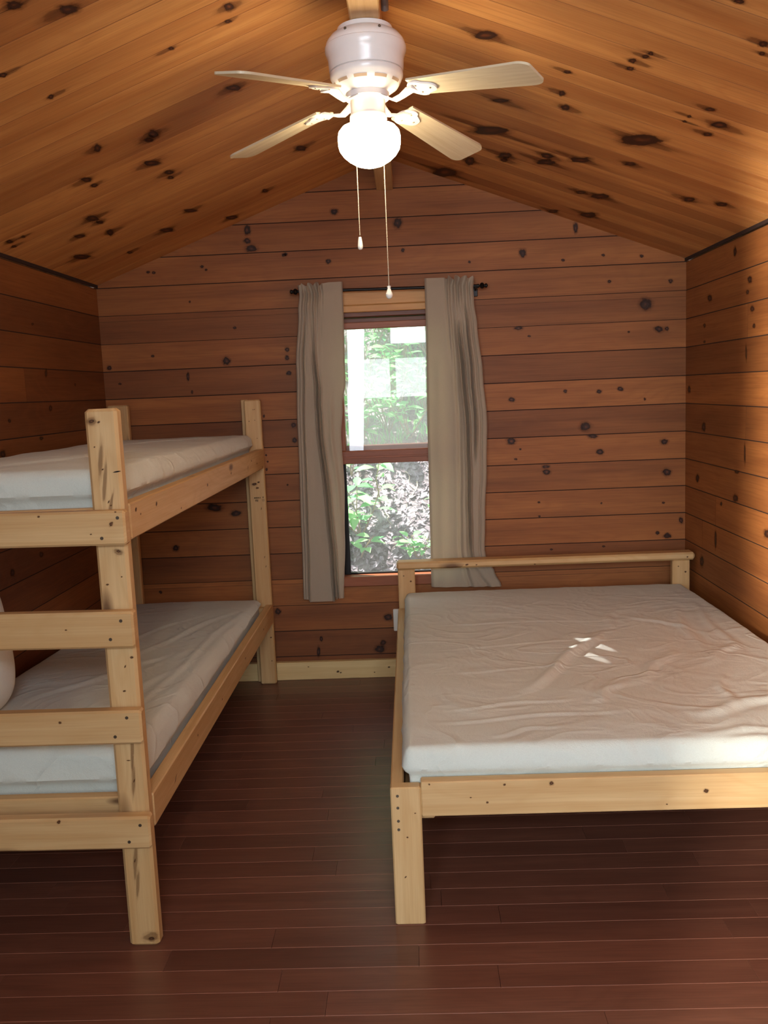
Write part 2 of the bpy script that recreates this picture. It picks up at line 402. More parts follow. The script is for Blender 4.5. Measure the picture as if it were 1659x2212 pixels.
def side_wall(name, sg, key, joints, tones, lbl):
    mb = MB()
    O = (sg * XW, 0, 0); N = (-sg, 0, 0)
    for k, za, zb in rows(-.02, H):
        zb = min(zb, H - .016)
        if zb - za < .02: continue
        cuts = [YF] + sorted(joints.get(k, [R_.uniform(.6, 2.4)])) + [YB]
        for a, b_ in zip(cuts[:-1], cuts[1:]):
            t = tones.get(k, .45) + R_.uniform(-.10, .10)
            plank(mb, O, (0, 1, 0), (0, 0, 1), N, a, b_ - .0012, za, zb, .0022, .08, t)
    knots(mb, KN[key], O, (0, 1, 0), (0, 0, 1), N, 2)
    mb.box((sg * XW + .079 * sg - .001, YF, -.02), (sg * XW + .079 * sg + .02, YB, H), mat=1)
    mb.box((sg * XW - .008 * (sg > 0), YF, H - .012), (sg * XW + .008 * (sg < 0), YB, H + .02), mat=1, c=.001)
    return tag(build(name, mb, [M_wall, M_groove, M_knot]), lbl, None, None, 'structure')
side_wall('wall_left', -1, 'l', {2: [3.72, 1.2], 1: [2.0], 5: [2.2]}, {-1: .28, 0: .16, 1: .24, 2: .28, 3: .2, 4: .22, 5: .2, 6: .25, 7: .2, 8: .2, 9: .2, 10: .2}, 'left side wall of stained pine boards behind the bunk bed, shade painted in')  # lower board tones paint in the weaker daylight on this wall
side_wall('wall_right', 1, 'r', {0: [2.4], 1: [3.86], 2: [1.9], 4: [3.865], 7: [4.23], 6: [2.1], 8: [4.42]}, {-1: .5, 0: .4, 1: .5, 2: .36, 3: .6, 4: .5, 5: .45, 6: .5, 7: .55, 8: .5}, 'right side wall of stained pine boards beside the double bed')

# front wall behind the camera, with an open doorway ---------------------
DX0, DX1, DZ = -.60, .72, 2.42  # opening shaped for the light: narrowed at left, raised for the fill lamp
mb = MB()
for k, za, zb in rows(-.02, RZ):
    lim = lambda v: min(XW + .02, max(0.002, (RZ + .02 - v) / SL))
    fl = lambda v: -lim(v)
    O = (0, YF, 0)
    if za >= DZ - .001:
        plank(mb, O, (1, 0, 0), (0, 0, 1), (0, 1, 0), fl, lim, za, zb, .0022, .08, R_.random() * .6 + .2)
    else:
        for a, b_ in ((za, min(zb, DZ)),) + (((DZ, zb),) if zb > DZ else ()):
            if a >= DZ: plank(mb, O, (1, 0, 0), (0, 0, 1), (0, 1, 0), fl, lim, a, b_, .0005, .08, .5)
            else:
                plank(mb, O, (1, 0, 0), (0, 0, 1), (0, 1, 0), fl, DX0, a, b_, .0022, .08, R_.random() * .6 + .2)
                plank(mb, O, (1, 0, 0), (0, 0, 1), (0, 1, 0), DX1, lim, a, b_, .0022, .08, R_.random() * .6 + .2)
tag(build('wall_front', mb, [M_wall, M_groove, M_knot]), 'front wall of pine boards with the open doorway', None, None, 'structure')

# ceiling: two slopes of boards running eave to ridge ----------------------
mb = MB()
for sg in (-1, 1):
    U = (sg / LS, 0, -SL / LS)       # down the slope
    N = V3((-sg * SL, 0, -1)).normalized()
    y = 2.225 - 22 * .125
    while y < YB:
        y1 = y + .125
        if y1 > YF:
            plank(mb, (0, 0, RZ), U, (0, 1, 0), N, 0., XW * LS + .03, max(y, YF), min(y1, YB + .02), .0014, .05, R_.choice([.34, .45, .5, .55, .6, .68]) + R_.uniform(-.06, .06))
        y = y1
    kd = KN['R' if sg > 0 else 'L']
    st = []
    for it in kd.split():
        x, y, ax, ay, b = [int(q) for q in it.split(',')]
        w_ = math.hypot(ax, ay)
        st.append('%d,%d,%d,%d,%d' % (x, y + R_.randint(-20, 20), R_.randint(-4, 4), max(40, int(max(abs(ay), b) * 3.0)), max(10, int(min(w_, 40) * .9))))
    knots(mb, ' '.join(st), (0, 0, RZ), (0, 1, 0), U, N, 3, lift=.0004, grow=1.5)
    knots(mb, kd, (0, 0, RZ), (0, 1, 0), U, N, 2, grow=1.5)
tag(build('ceiling', mb, [M_ceil, M_cgroove, M_cknot, M_cstain]), 'pitched ceiling of knotty golden pine boards', None, None, 'structure')

# floor ----------------------------------------------------------------
mb = MB()
y = 2.399 - .0932 * 31
while y < YB:
    y1 = y + .0932
    x = -XW - R_.uniform(0, .9)
    while x < XW:
        x1 = x + R_.uniform(.55, 1.3)
        t = R_.choice([.42, .46, .5, .54, .58, .62]) + R_.uniform(-.05, .05)
        if R_.random() < .05: t = .28
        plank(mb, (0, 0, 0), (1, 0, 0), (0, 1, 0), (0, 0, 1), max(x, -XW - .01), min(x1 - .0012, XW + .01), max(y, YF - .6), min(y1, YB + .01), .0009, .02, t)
        x = x1
    y = y1
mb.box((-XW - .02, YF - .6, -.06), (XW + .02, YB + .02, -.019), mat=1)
tag(build('floor', mb, [M_floor, M_fsheen]), 'reddish brown hardwood floor of narrow strips', None, None, 'structure')

# ridge beam, conduit, baseboard -------------------------------------------
mb = MB(); mb.box((-.043, YF, 2.561), (.042, YB - .002, RZ - .01), tone=.62, c=.004)
tag(build('ridge_beam', mb, [M_pine]), 'pale pine ridge beam under the ceiling peak carrying the fan', None, None, 'structure')
mb = MB(); mb.tube([(.056, YF + .02, 2.60), (.056, 2.50, 2.60), (.056, 2.585, 2.598), (.056, 2.60, 2.585)], .0105, 12)
mb.box((.042, 1.9, 2.594), (.048, 1.94, 2.626), c=.001); mb.box((.042, 2.42, 2.594), (.048, 2.445, 2.626), c=.001)
tag(build('conduit', mb, [M_conduit]), 'grey electrical conduit along the right side of the ridge beam', 'conduit')
mb = MB(); mb.box((-XW + .002, 4.668, 0), (XW - .002, YB - .001, .0985), tone=.55, c=.002)
knots(mb, '-360,40,9,2,6 -345,34,6,1,4 -520,72,5,0,3 -80,56,8,1,5 -160,30,4,0,3', (0, 4.668, 0), (1, 0, 0), (0, 0, 1), (0, -1, 0), 1)
tag(build('baseboard_back', mb, [M_base, M_pknot]), 'pale unstained pine baseboard along the back wall', None, None, 'structure')

# ------------------------------------------------------------------ window
win = thing('window_1', (0, YB, .53), 'double hung wooden window with its lower sash raised', None, None, 'structure')
mb = MB()   # header casing and side casings
mb.box((-.42, 4.676, 1.992), (.42, 4.699, 2.066), tone=.62, c=.004)
mb.box((-.42, 4.668, 1.957), (.42, 4.699, 1.991), tone=.7, c=.003)
build('head_casing', mb, [M_trimw], win)
for s in (-1, 1):
    mb = MB(); xs = sorted((s * .336, s * .415)); mb.box((xs[0], 4.680, .53), (xs[1], 4.699, 1.956), tone=.45)
    build('side_casing', mb, [M_trimw], win)
mb = MB(); mb.box((-.43, 4.672, .508), (.43, 4.699, .561), tone=.48, c=.004)
mb.box((-.333, 4.70, .531), (.333, 4.80, .556), tone=.4, c=.002)
build('window_sill', mb, [M_sash], win)
mb = MB()
mb.box((-.334, 4.701, 1.934), (.334, 4.80, 1.962), tone=.1)
for s in (-1, 1):
    xs = sorted((s * .334, s * .3045)); mb.box((xs[0], 4.701, .557), (xs[1], 4.80, 1.934), tone=.45)
build('jamb', mb, [M_sash], win)
def sash(name, y0, y1, z0, z1, rb, rt, tone):
    mb = MB()
    mb.box((-.305, y0, z0), (.305, y1, z0 + rb), tone=tone, c=.004)
    mb.box((-.295, y0 - .004, z0 + rb * .42), (.295, y0 + .002, z0 + rb * .56), tone=tone, c=.001)
    mb.box((-.305, y0, z1 - rt), (.305, y1, z1), tone=tone, c=.003)
    for s in (-1, 1):
        xs = sorted((s * .305, s * .262)); mb.box((xs[0], y0, z0 + rb), (xs[1], y1, z1 - rt), tone=tone, c=.003)
    o = build(name, mb, [M_sash], win)
    m2 = MB(); ym = (y0 + y1) / 2
    m2.box((-.264, ym - .002, z0 + rb - .004), (.264, ym + .002, z1 - rt + .004), c=.0005)
    build('pane', m2, [M_pane], o)
sash('lower_sash', 4.708, 4.740, 1.168, 1.908, .070, .034, .48)
sash('upper_sash', 4.750, 4.782, 1.196, 1.932, .068, .050, .2)
mb = MB()
for s in (-1, 1):
    xs = sorted((s * .304, s * .270)); mb.box((xs[0], 4.762, .558), (xs[1], 4.79, 1.19), c=.002)
mb.box((-.29, 4.772, .5575), (.29, 4.79, .566), c=.002)
sf = build('screen_frame', mb, [M_black], win)
mb = MB(); mb.add([(-.285, 4.781, .56), (.285, 4.781, .56), (.285, 4.781, 1.19), (-.285, 4.781, 1.19)], [[0, 1, 2, 3]])
build('insect_screen', mb, [M_screen], sf)

# wall outlet -----------------------------------------------------------
ou = thing('wall_outlet', (-.008, 4.699, .25), 'white wall outlet low on the back wall beside the double bed post', 'outlet')
mb = MB(); mb.box((-.046, 4.688, .25), (.03, 4.699, .373), c=.004); build('cover_plate', mb, [M_plast], ou)
for z in (.285, .338):
    mb = MB(); mb.lathe([(.001, .0), (.016, .0), (.016, .004)], (0, 0, 0), 20, M=Matrix.Translation((-.008, 4.6875, z)) @ Matrix.Rotation(PI / 2, 4, 'X'))
    mb.box((-.014, 4.6868, z - .004), (-.012, 4.6878, z + .006), mat=1, c=.0002); mb.box((-.005, 4.6868, z - .004), (-.003, 4.6878, z + .006), mat=1, c=.0002)
    build('socket', mb, [M_plast, M_dark], ou)

# ------------------------------------------------------------------ bunk bed
bunk = thing('bunk_bed', (-1.09, 3.47, 0), 'rough pine bunk bed of lumber boards along the left wall with end ladder boards', 'bunk bed')
BX0, BX1, BY0, BY1 = -1.505, -.690, 2.326, 4.652
def post(x0, x1, y0, y1, z1, kn=None, ks=None, c=.006, tone=None):
    mb = MB(); mb.box((x0, y0, 0), (x1, y1, z1), axis=2, c=c, tone=tone)
    if ks: knots(mb, ks, (0, y0, 0), (1, 0, 0), (0, 0, 1), (0, -1, 0), 2, lift=.0004, grow=1.6)
    if kn: knots(mb, kn, (0, y0, 0), (1, 0, 0), (0, 0, 1), (0, -1, 0), 1, grow=1.4)
    return mb
KPF = '-757,1500,9,1,6 -738,1497,4,2,3 -738,1372,3,2,2 -729,1285,3,5,2 -724,1275,3,1,2 -755,1432,2,1,2 -714,1150,7,-2,4 -752,1060,5,1,3 -711,1080,3,0,2 -702,855,6,1,4 -722,830,3,5,2 -730,760,5,1,3 -735,560,6,0,2 -724,500,2,5,2 -741,262,2,6,2 -712,24,10,2,7'
KPS = '-757,1500,18,1,12 -741,1400,7,55,7 -736,1330,8,60,6 -726,1270,10,40,5 -714,1148,14,-2,9 -722,590,5,60,5 -726,500,5,50,6 -740,255,6,60,7 -738,190,5,45,5 -712,28,24,4,16'
fr = build('post', post(-.7763, -.690, 2.326, 2.371, 1.532, KPF, KPS, c=.008, tone=.5), [M_pine, M_pknot, M_pstreak], bunk)
mb = MB(); mb.grid(lambda u, v: (-.712 + u * .023, 2.3255, 1.363 + (v - .5) * .004 * (1 - (2 * u - 1) ** 2) + u * .003), 8, 1)
build('ink_stroke', mb, [M_dark], fr)
mb = post(BX0, BX0 + .0863, 2.326, 2.371, 1.532, c=.008); build('post', mb, [M_pine], bunk)
rp = build('post', post(-.776, -.690, 4.611, 4.650, 1.530, '-720,1480,3,0,2 -728,1479,3,0,2 -752,1420,3,0,3 -722,1425,3,0,2 -715,1330,3,0,2 -745,1090,16,2,9 -722,1100,8,1,6 -730,1070,10,0,6 -716,960,2,8,2 -714,700,2,7,2 -710,650,2,7,2 -706,260,6,2,4 -708,130,4,1,3', tone=.45), [M_pine, M_pknot], bunk)
mb = MB()
rr = random.Random(3)
for r, (z, h, xs0, xs1) in enumerate([(1.018, .008, -.748, -.716), (1.006, .005, -.744, -.726), (1.000, .004, -.744, -.728), (1.020, .009, -.706, -.698), (1.008, .004, -.709, -.696), (1.001, .003, -.709, -.696)]):
    x = xs0
    while x < xs1 - .002:
        w = rr.uniform(.0024, .0042)
        mb.box((x, 4.6102, z - h / 2), (x + w * .55, 4.6108, z + h / 2), c=.0001); 
        mb.box((x, 4.6102, z - h / 2 + rr.choice([0, h * .4, h * .75])), (x + w, 4.6108, z - h / 2 + h * .25 + rr.choice([0, h * .4, h * .7])), c=.0001)
        x += w + .0012
build('grade_stamp', mb, [M_ink], rp)
build('post', post(-.798, -.762, 4.653, 4.664, 1.532, c=.003, tone=.4), [M_pine], bunk)
build('post', post(-1.493, -1.385, 4.611, 4.650, 1.530, tone=.3), [M_pine], bunk)
def rail(nm, lo, hi, kn=None, kO=None, kU=None, kV=None, kN=None, tone=.5, par=bunk, c=.004, mats=None):
    mb = MB(); mb.box(lo, hi, c=c, tone=tone)
    if kn: knots(mb, kn, kO, kU, kV, kN, 1, grow=1.5)
    return build(nm, mb, mats or [M_pine, M_pknot], par)
RK = ((-.688, 0, 0), (0, 1, 0), (0, 0, 1), (1, 0, 0))
rail('side_rail', (-.726, 2.371, 1.1735), (-.688, 4.611, 1.2735), '2420,1250,9,2,6 2460,1232,5,1,3 2620,1240,9,2,7 2900,1190,6,2,3 3300,1225,8,1,6 3750,1228,8,1,7 4150,1215,5,12,4 4250,1240,8,0,5 4400,1215,10,1,5 4550,1185,8,2,5', *RK, tone=.55)
rail('side_rail', (-.726, 2.371, .341), (-.688, 4.611, .441), '2600,380,16,9,3 2900,400,6,1,4 3300,385,7,1,4 3800,395,8,1,5 4300,390,8,1,5', *RK, tone=.5)
rail('side_rail', (BX0, 2.371, 1.1735), (BX0 + .038, 4.611, 1.2735)); rail('side_rail', (BX0, 2.371, .341), (BX0 + .038, 4.611, .441))
rail('end_rail', (-1.467, 2.373, 1.185), (-.728, 2.411, 1.262), tone=.6); rail('end_rail', (-1.467, 2.373, .345), (-.728, 2.411, .432), tone=.6)
rail('end_rail', (-1.38, 4.572, 1.18), (-.728, 4.610, 1.262)); rail('end_rail', (-1.38, 4.572, .345), (-.728, 4.610, .432))
for z in (1.186, .356):
    mb = MB(); mb.box((-1.466, 2.412, z), (-.727, 4.571, z + .018), tone=.4, c=.002); build('bed_deck', mb, [M_pine], bunk)
# boards across the foot end: top and bottom end boards, two ladder rungs between
def cross(nm, zr, zl, h, kn, screws, tone):
    """zr, zl: bottom height at right and left ends"""
    x1 = -.677; x0 = -1.515
    mb = MB(); mb.box((x0, 2.286, 0), (x1, 2.3255, h), c=.006, tone=tone)
    sl = (zl - zr) / (x0 - x1)
    for i, (x, y, z) in enumerate(mb.v): mb.v[i] = (x, y, z + zr + (x - x1) * sl)
    if kn: knots(mb, kn, (0, 2.286, 0), (1, 0, 0), (0, 0, 1), (0, -1, 0), 1, grow=1.5)
    o = build(nm, mb, [M_pine, M_pknot], bunk)
    for sx, sz in screws:
        ms = MB(); ms.lathe([(.0001, -.0012), (.0045, -.0012), (.0048, .001)], (0, 0, 0), 14, M=Matrix.Translation((sx, 2.2862, sz)) @ Matrix.Rotation(-PI / 2, 4, 'X'))
        build('screw', ms, [M_screw], o)
cross('end_board', 1.172, 1.180, .0925, '-714,1230,4,7,5 -700,1262,3,0,2 -905,1257,4,0,3 -770,1205,3,0,2', [(-.742, 1.193), (-.696, 1.246)], .45)
cross('ladder_rung', .892, .900, .100, '-860,948,4,0,2', [(-.710, .968), (-.742, .918)], .48)
cross('ladder_rung', .622, .624, .095, '-900,690,5,0,4', [(-.716, .698), (-.752, .645)], .4)
cross('end_board', .317, .319, .0945, '-930,404,6,4,5', [(-.704, .388), (-.738, .340)], .42)

# ------------------------------------------------------------------ mattresses
def fbm(p, o=4):
    return noise.fractal(V3(p), 1.0, 2.0, o)
def mattress(name, x0, x1, y0, y1, z0, z1a, z1b, r, seed, creases, label, cat, crown=.012, nx=90, ny=140, wr=.0028, group=None, zr=0.):
    """soft box; z1a top height at y0, z1b at y1. creases: (xa,ya,xb,yb,height,width)"""
    mb = MB()
    nz = 14
    dx, dy = x1 - x0, y1 - y0
    def pt(i, j, k):
        u, v, w = i / nx, j / ny, k / nz
        zt = z1a + (z1b - z1a) * v
        P = V3((x0 + dx * u, y0 + dy * v, z0 + (zt - z0) * w))
        Q = V3((min(max(P.x, x0 + r), x1 - r), min(max(P.y, y0 + r), y1 - r), min(max(P.z, z0 + r * .6), zt - r)))
        d = P - Q
        if d.length > 1e-6: P = Q + d.normalized() * min(d.length, r * 1.0) if d.length > r else P
        nrm = d.normalized() if d.length > 1e-6 else V3((0, 0, 1))
        mid = min(1, 4 * u * (1 - u)) * min(1, 4 * v * (1 - v))
        P.z += crown * mid ** .5 * max(nrm.z, 0)
        # bulging sides
        if w < .98:
            hi = min(1, max(0, (P.z - zr) / .02))
            P += V3((nrm.x, nrm.y, 0)) * (.012 * math.sin(PI * min(1, w * 1.05)) * hi - .010 * (1 - hi))
        s = seed * 13.7
        topness = max(nrm.z, 0)
        sideq = min(1, max(0, (P.z - zr) / .03)) if topness < .5 else 1
        a = fbm((P.x * 2.3 + s, P.y * 2.3, P.z * 3), 3) * wr * 1.4
        rd = 1 - abs(noise.noise(V3((P.x * 4.5 + s, P.y * 3.2 + .6 * P.x, P.z * 6)))) * 2
        a += max(rd - .6, 0) * wr * 1.2
        rd2 = 1 - abs(noise.noise(V3((P.x * 9 + P.y * 3 + s * 2, P.y * 7, P.z * 22 + 3)))) * 2
        a += max(rd2 - .7, 0) * wr * .6
        if topness < .5:   # vertical-ish tension folds on the sides
            tcoord = P.x if abs(nrm.y) > abs(nrm.x) else P.y
            a += (noise.noise(V3((tcoord * 11 + P.z * 9, s, 1.3)))) * .006 * (1 - w)
            a += max(.5 - abs(noise.noise(V3((tcoord * 6 + P.z * 14, s + 4, 2.3)))) * 2.4, 0) * .006
        if k > 0 and sideq > 0: P += nrm * a * sideq
        if topness > .2:
            for xa, ya, xb, yb, hgt, wid in creases:
                ex, ey = xb - xa, yb - ya; L2 = ex * ex + ey * ey
                tt = ((P.x - xa) * ex + (P.y - ya) * ey) / L2
                if -.05 < tt < 1.05:
                    dd = ((P.x - xa) * ey - (P.y - ya) * ex) / math.sqrt(L2)
                    dd += .012 * math.sin(tt * 9 + seed)
                    e = math.sin(PI * min(max(tt, 0), 1)) ** .6
                    q = dd / wid
                    P.z += hgt * e * (math.exp(-q * q) - .45 * math.exp(-(q - 1.7) ** 2)) * topness
        return P
    idx = {}
    def gi(i, j, k):
        key = (i, j, k)
        if key not in idx:
            idx[key] = len(mb.v); mb.v.append(tuple(pt(i, j, k)))
        return idx[key]
    def q(a, b, c, d):
        mb.f.append([gi(*a), gi(*b), gi(*c), gi(*d)]); mb.uv.append([(0, 0)] * 4); mb.t.append(.5); mb.m.append(0); mb.sm.append(True)
    for i in range(nx):
        for j in range(ny):
            q((i, j, nz), (i + 1, j, nz), (i + 1, j + 1, nz), (i, j + 1, nz)); q((i, j, 0), (i, j + 1, 0), (i + 1, j + 1, 0), (i + 1, j, 0))
    for k in range(nz):
        for i in range(nx):
            q((i, 0, k), (i + 1, 0, k), (i + 1, 0, k + 1), (i, 0, k + 1)); q((i, ny, k), (i, ny, k + 1), (i + 1, ny, k + 1), (i + 1, ny, k))
        for j in range(ny):
            q((0, j, k), (0, j, k + 1), (0, j + 1, k + 1), (0, j + 1, k)); q((nx, j, k), (nx, j + 1, k), (nx, j + 1, k + 1), (nx, j, k + 1))
    o = build(name, mb, [M_sheet])
    return tag(o, label, cat, group)

mattress('mattress', -1.455, -.738, 2.420, 4.560, 1.208, 1.364, 1.350, .026, 1,
         [(-1.2, 2.6, -.85, 3.2, .006, .02), (-1.3, 3.0, -.8, 3.05, .004, .012), (-1.35, 3.6, -.8, 4.2, .005, .02)],
         'white sheeted mattress on the top bunk', 'mattress', nx=70, ny=150, zr=1.278)
mattress('mattress', -1.455, -.738, 2.425, 4.560, .378, .558, .484, .03, 2,
         [(-1.25, 2.9, -.85, 3.5, .006, .02), (-1.1, 3.3, -.8, 4.3, .006, .016), (-1.0, 2.7, -.8, 3.3, .005, .016), (-1.3, 3.4, -.95, 4.2, .004, .012), (-.86, 2.7, -.77, 4.3, .006, .012)],
         'white sheeted mattress on the bottom bunk', 'mattress', nx=70, ny=150, zr=.446)
cr = [(.42, 2.86, .86, 3.62, .012, .022), (.86, 3.62, 1.0, 4.0, .006, .02), (.62, 2.74, .78, 2.96, .007, .018), (.80, 2.9, 1.05, 3.3, .007, .02),
      (.10, 2.62, .75, 2.68, .004, .010), (.14, 2.72, .60, 2.80, .004, .009), (.1, 3.1, .9, 3.16, .003, .008), (.12, 3.4, 1.0, 3.5, .003, .008), (.1, 3.8, 1.0, 3.78, .003, .008),
      (.9, 2.62, 1.28, 2.78, .009, .024), (1.05, 2.70, 1.12, 3.0, .007, .016), (1.12, 2.52, 1.30, 2.9, .007, .02), (1.1, 3.1, 1.33, 3.4, .006, .02), (1.15, 3.3, 1.25, 4.0, .008, .022), (1.28, 3.2, 1.36, 4.1, .007, .02),
      (.95, 3.9, 1.3, 3.5, .005, .014), (.3, 4.2, .6, 4.0, .003, .01), (.5, 3.95, .72, 4.25, .003, .01), (.85, 2.48, 1.2, 2.5, .005, .015), (.28, 2.5, .5, 2.58, .004, .01)]
mattress('mattress', .032, 1.452, 2.434, 4.512, .356, .527, .503, .020, 3, cr,
         'wide wrinkled white sheeted mattress on the double bed', 'mattress', nx=170, ny=230, crown=.010, wr=.003, zr=.440)

# pillow leaning on the left wall at the foot of the lower bunk -----------
def pillow(name, c, w, h, t, M, mat):
    mb = MB()
    n = 40
    for sg in (-1, 1):
        def fn(u, v):
            a, b = 2 * u - 1, 2 * v - 1
            # rounded-square outline
            e = 4.2
            rr = (abs(a) ** e + abs(b) ** e) ** (1 / e)
            m = max(abs(a), abs(b))
            k = m / rr if rr > 1e-6 else 1
            x, y = a * k * w / 2, b * k * h / 2
            th = t / 2 * max(0, 1 - m ** 2.6) ** .55
            th *= 1 + .08 * noise.noise(V3((x * 9, y * 9, sg * 3.)))
            return M @ V3((x, y, sg * th + .002 * sg))
        mb.grid(fn, n, n, uvf=None, flip=sg < 0)
    return build(name, mb, [mat])
Mp = Matrix.Translation((-1.350, 2.665, .800)) @ Matrix.Rotation(math.radians(-7), 4, 'Y') @ Matrix(((0, 0, 1, 0), (1, 0, 0, 0), (0, 1, 0, 0), (0, 0, 0, 1)))
o = pillow('pillow', None, .48, .50, .18, Mp, M_pillow)
tag(o, 'white pillow standing upright on the bottom bunk against the left wall', 'pillow')

# ------------------------------------------------------------------ double bed
dbl = thing('double_bed', (.74, 3.47, 0), 'low pine double bed frame in the right corner below the window', 'bed')
kp = '30,272,3,0,3 55,345,2,0,2 20,150,3,3,2'
mb = MB(); mb.box((-.014, 2.400, 0), (.0737, 2.439, .4225), axis=2, c=.004, tone=.62); knots(mb, kp, (0, 2.4, 0), (1, 0, 0), (0, 0, 1), (0, -1, 0), 1, grow=1.5)
fp = build('post', mb, [M_pine, M_pknot], dbl)
for z in (.398, .362, .322, .296):
    ms = MB(); ms.lathe([(.0001, -.0012), (.0042, -.0012), (.0045, .001)], (0, 0, 0), 14, M=Matrix.Translation((.006, 2.4002, z)) @ Matrix.Rotation(-PI / 2, 4, 'X')); build('screw', ms, [M_screw], fp)
mb = MB(); mb.box((1.411, 2.400, 0), (1.4987, 2.439, .4225), axis=2, c=.004); build('post', mb, [M_pine], dbl)
for x0 in (-.009, 1.408):
    mb = MB(); mb.box((x0, 4.524, 0), (x0 + .089, 4.563, .6225), axis=2, c=.004, tone=.6)
    knots(mb, '%d,560,6,0,5 %d,590,4,0,3' % (x0 * 1000 + 66, x0 * 1000 + 30), (0, 4.524, 0), (1, 0, 0), (0, 0, 1), (0, -1, 0), 1, grow=1.5)
    build('headboard_post', mb, [M_pine, M_pknot], dbl)
mb = MB(); mb.box((-.014, 4.512, .6227), (1.521, 4.601, .6625), axis=0, c=.010, tone=.6)
knots(mb, '350,640,9,2,5 400,638,5,1,3 700,630,6,1,3 1480,640,5,1,4', (0, 4.512, 0), (1, 0, 0), (0, 0, 1), (0, -1, 0), 1, grow=1.5)
build('headboard_cap', mb, [M_pine, M_pknot], dbl)
rail('foot_rail', (.0737, 2.400, .333), (1.411, 2.438, .4375), '98,431,3,0,3 262,372,4,1,4 215,388,3,0,2 312,424,4,0,4 445,424,7,1,7 880,389,8,0,7 1130,430,4,0,3 1180,426,5,0,3 770,352,3,0,2', (0, 2.4, 0), (1, 0, 0), (0, 0, 1), (0, -1, 0), tone=.58, par=dbl, c=.003)
rail('side_rail', (-.014, 2.439, .320), (.024, 4.524, .4180), tone=.62, par=dbl); rail('side_rail', (1.460, 2.439, .320), (1.498, 4.524, .4180), par=dbl)
rail('support_cleat', (.024, 2.4385, .308), (.112, 4.50, .3325), tone=.62, par=dbl); rail('support_cleat', (1.372, 2.4385, .308), (1.460, 4.50, .3325), par=dbl)
mb = MB(); mb.box((.026, 2.442, .333), (1.458, 4.508, .351), c=.002); build('bed_deck', mb, [M_pine], dbl)

# ------------------------------------------------------------------ ceiling fan
FC = V3((-.004, 2.66, 0))
fan = thing('ceiling_fan', (FC.x, FC.y, 2.56), 'white flush mount ceiling fan with four pale wood blades and a lit globe light', 'ceiling fan')
mb = MB()
mb.lathe([(.001, 2.560), (.078, 2.560), (.080, 2.548), (.098, 2.538), (.108, 2.526), (.112, 2.518), (.112, 2.512), (.115, 2.509), (.115, 2.498), (.111, 2.488), (.1075, 2.478), (.106, 2.450), (.104, 2.444), (.001, 2.444)], FC, 56)
for a in (-118, -66):
    mb.ball((FC.x + .107 * math.cos(math.radians(a)), FC.y + .107 * math.sin(math.radians(a)), 2.530), .004, 8, 1)
build('motor_housing', mb, [M_white, M_screw], fan)
mb = MB()
mb.lathe([(.100, 2.444), (.104, 2.440), (.104, 2.430), (.100, 2.424), (.098, 2.418), (.088, 2.402), (.070, 2.390), (.060, 2.386), (.001, 2.386)], FC, 56)
for k in range(10):
    a0 = 2 * PI * k / 10 + .16
    def fn(u, v, a0=a0):
        a = a0 + (u - .5) * .40; r = .0945 - v * .0044 + .0009; z = 2.4125 - v * .0070
        return (FC.x + r * math.cos(a), FC.y + r * math.sin(a), z)
    mb.grid(fn, 5, 1, mat=1, flip=True)
build('motor_bowl', mb, [M_white, M_slot], fan)
mb = MB()
mb.lathe([(.062, 2.386), (.062, 2.372), (.050, 2.368), (.050, 2.330), (.053, 2.326), (.053, 2.314), (.048, 2.308), (.001, 2.308)], FC, 40)
build('switch_housing', mb, [M_white], fan)
mb = MB()
mb.lathe([(.001, 2.186), (.020, 2.187), (.040, 2.193), (.060, 2.205), (.076, 2.219), (.086, 2.234), (.0895, 2.248), (.090, 2.268), (.087, 2.283), (.077, 2.295), (.058, 2.302), (.046, 2.309)], FC, 48)
build('glass_globe', mb, [M_globe], fan)
AZ = math.radians(-126.55); DROP = .1435
pitch = math.radians(-12)
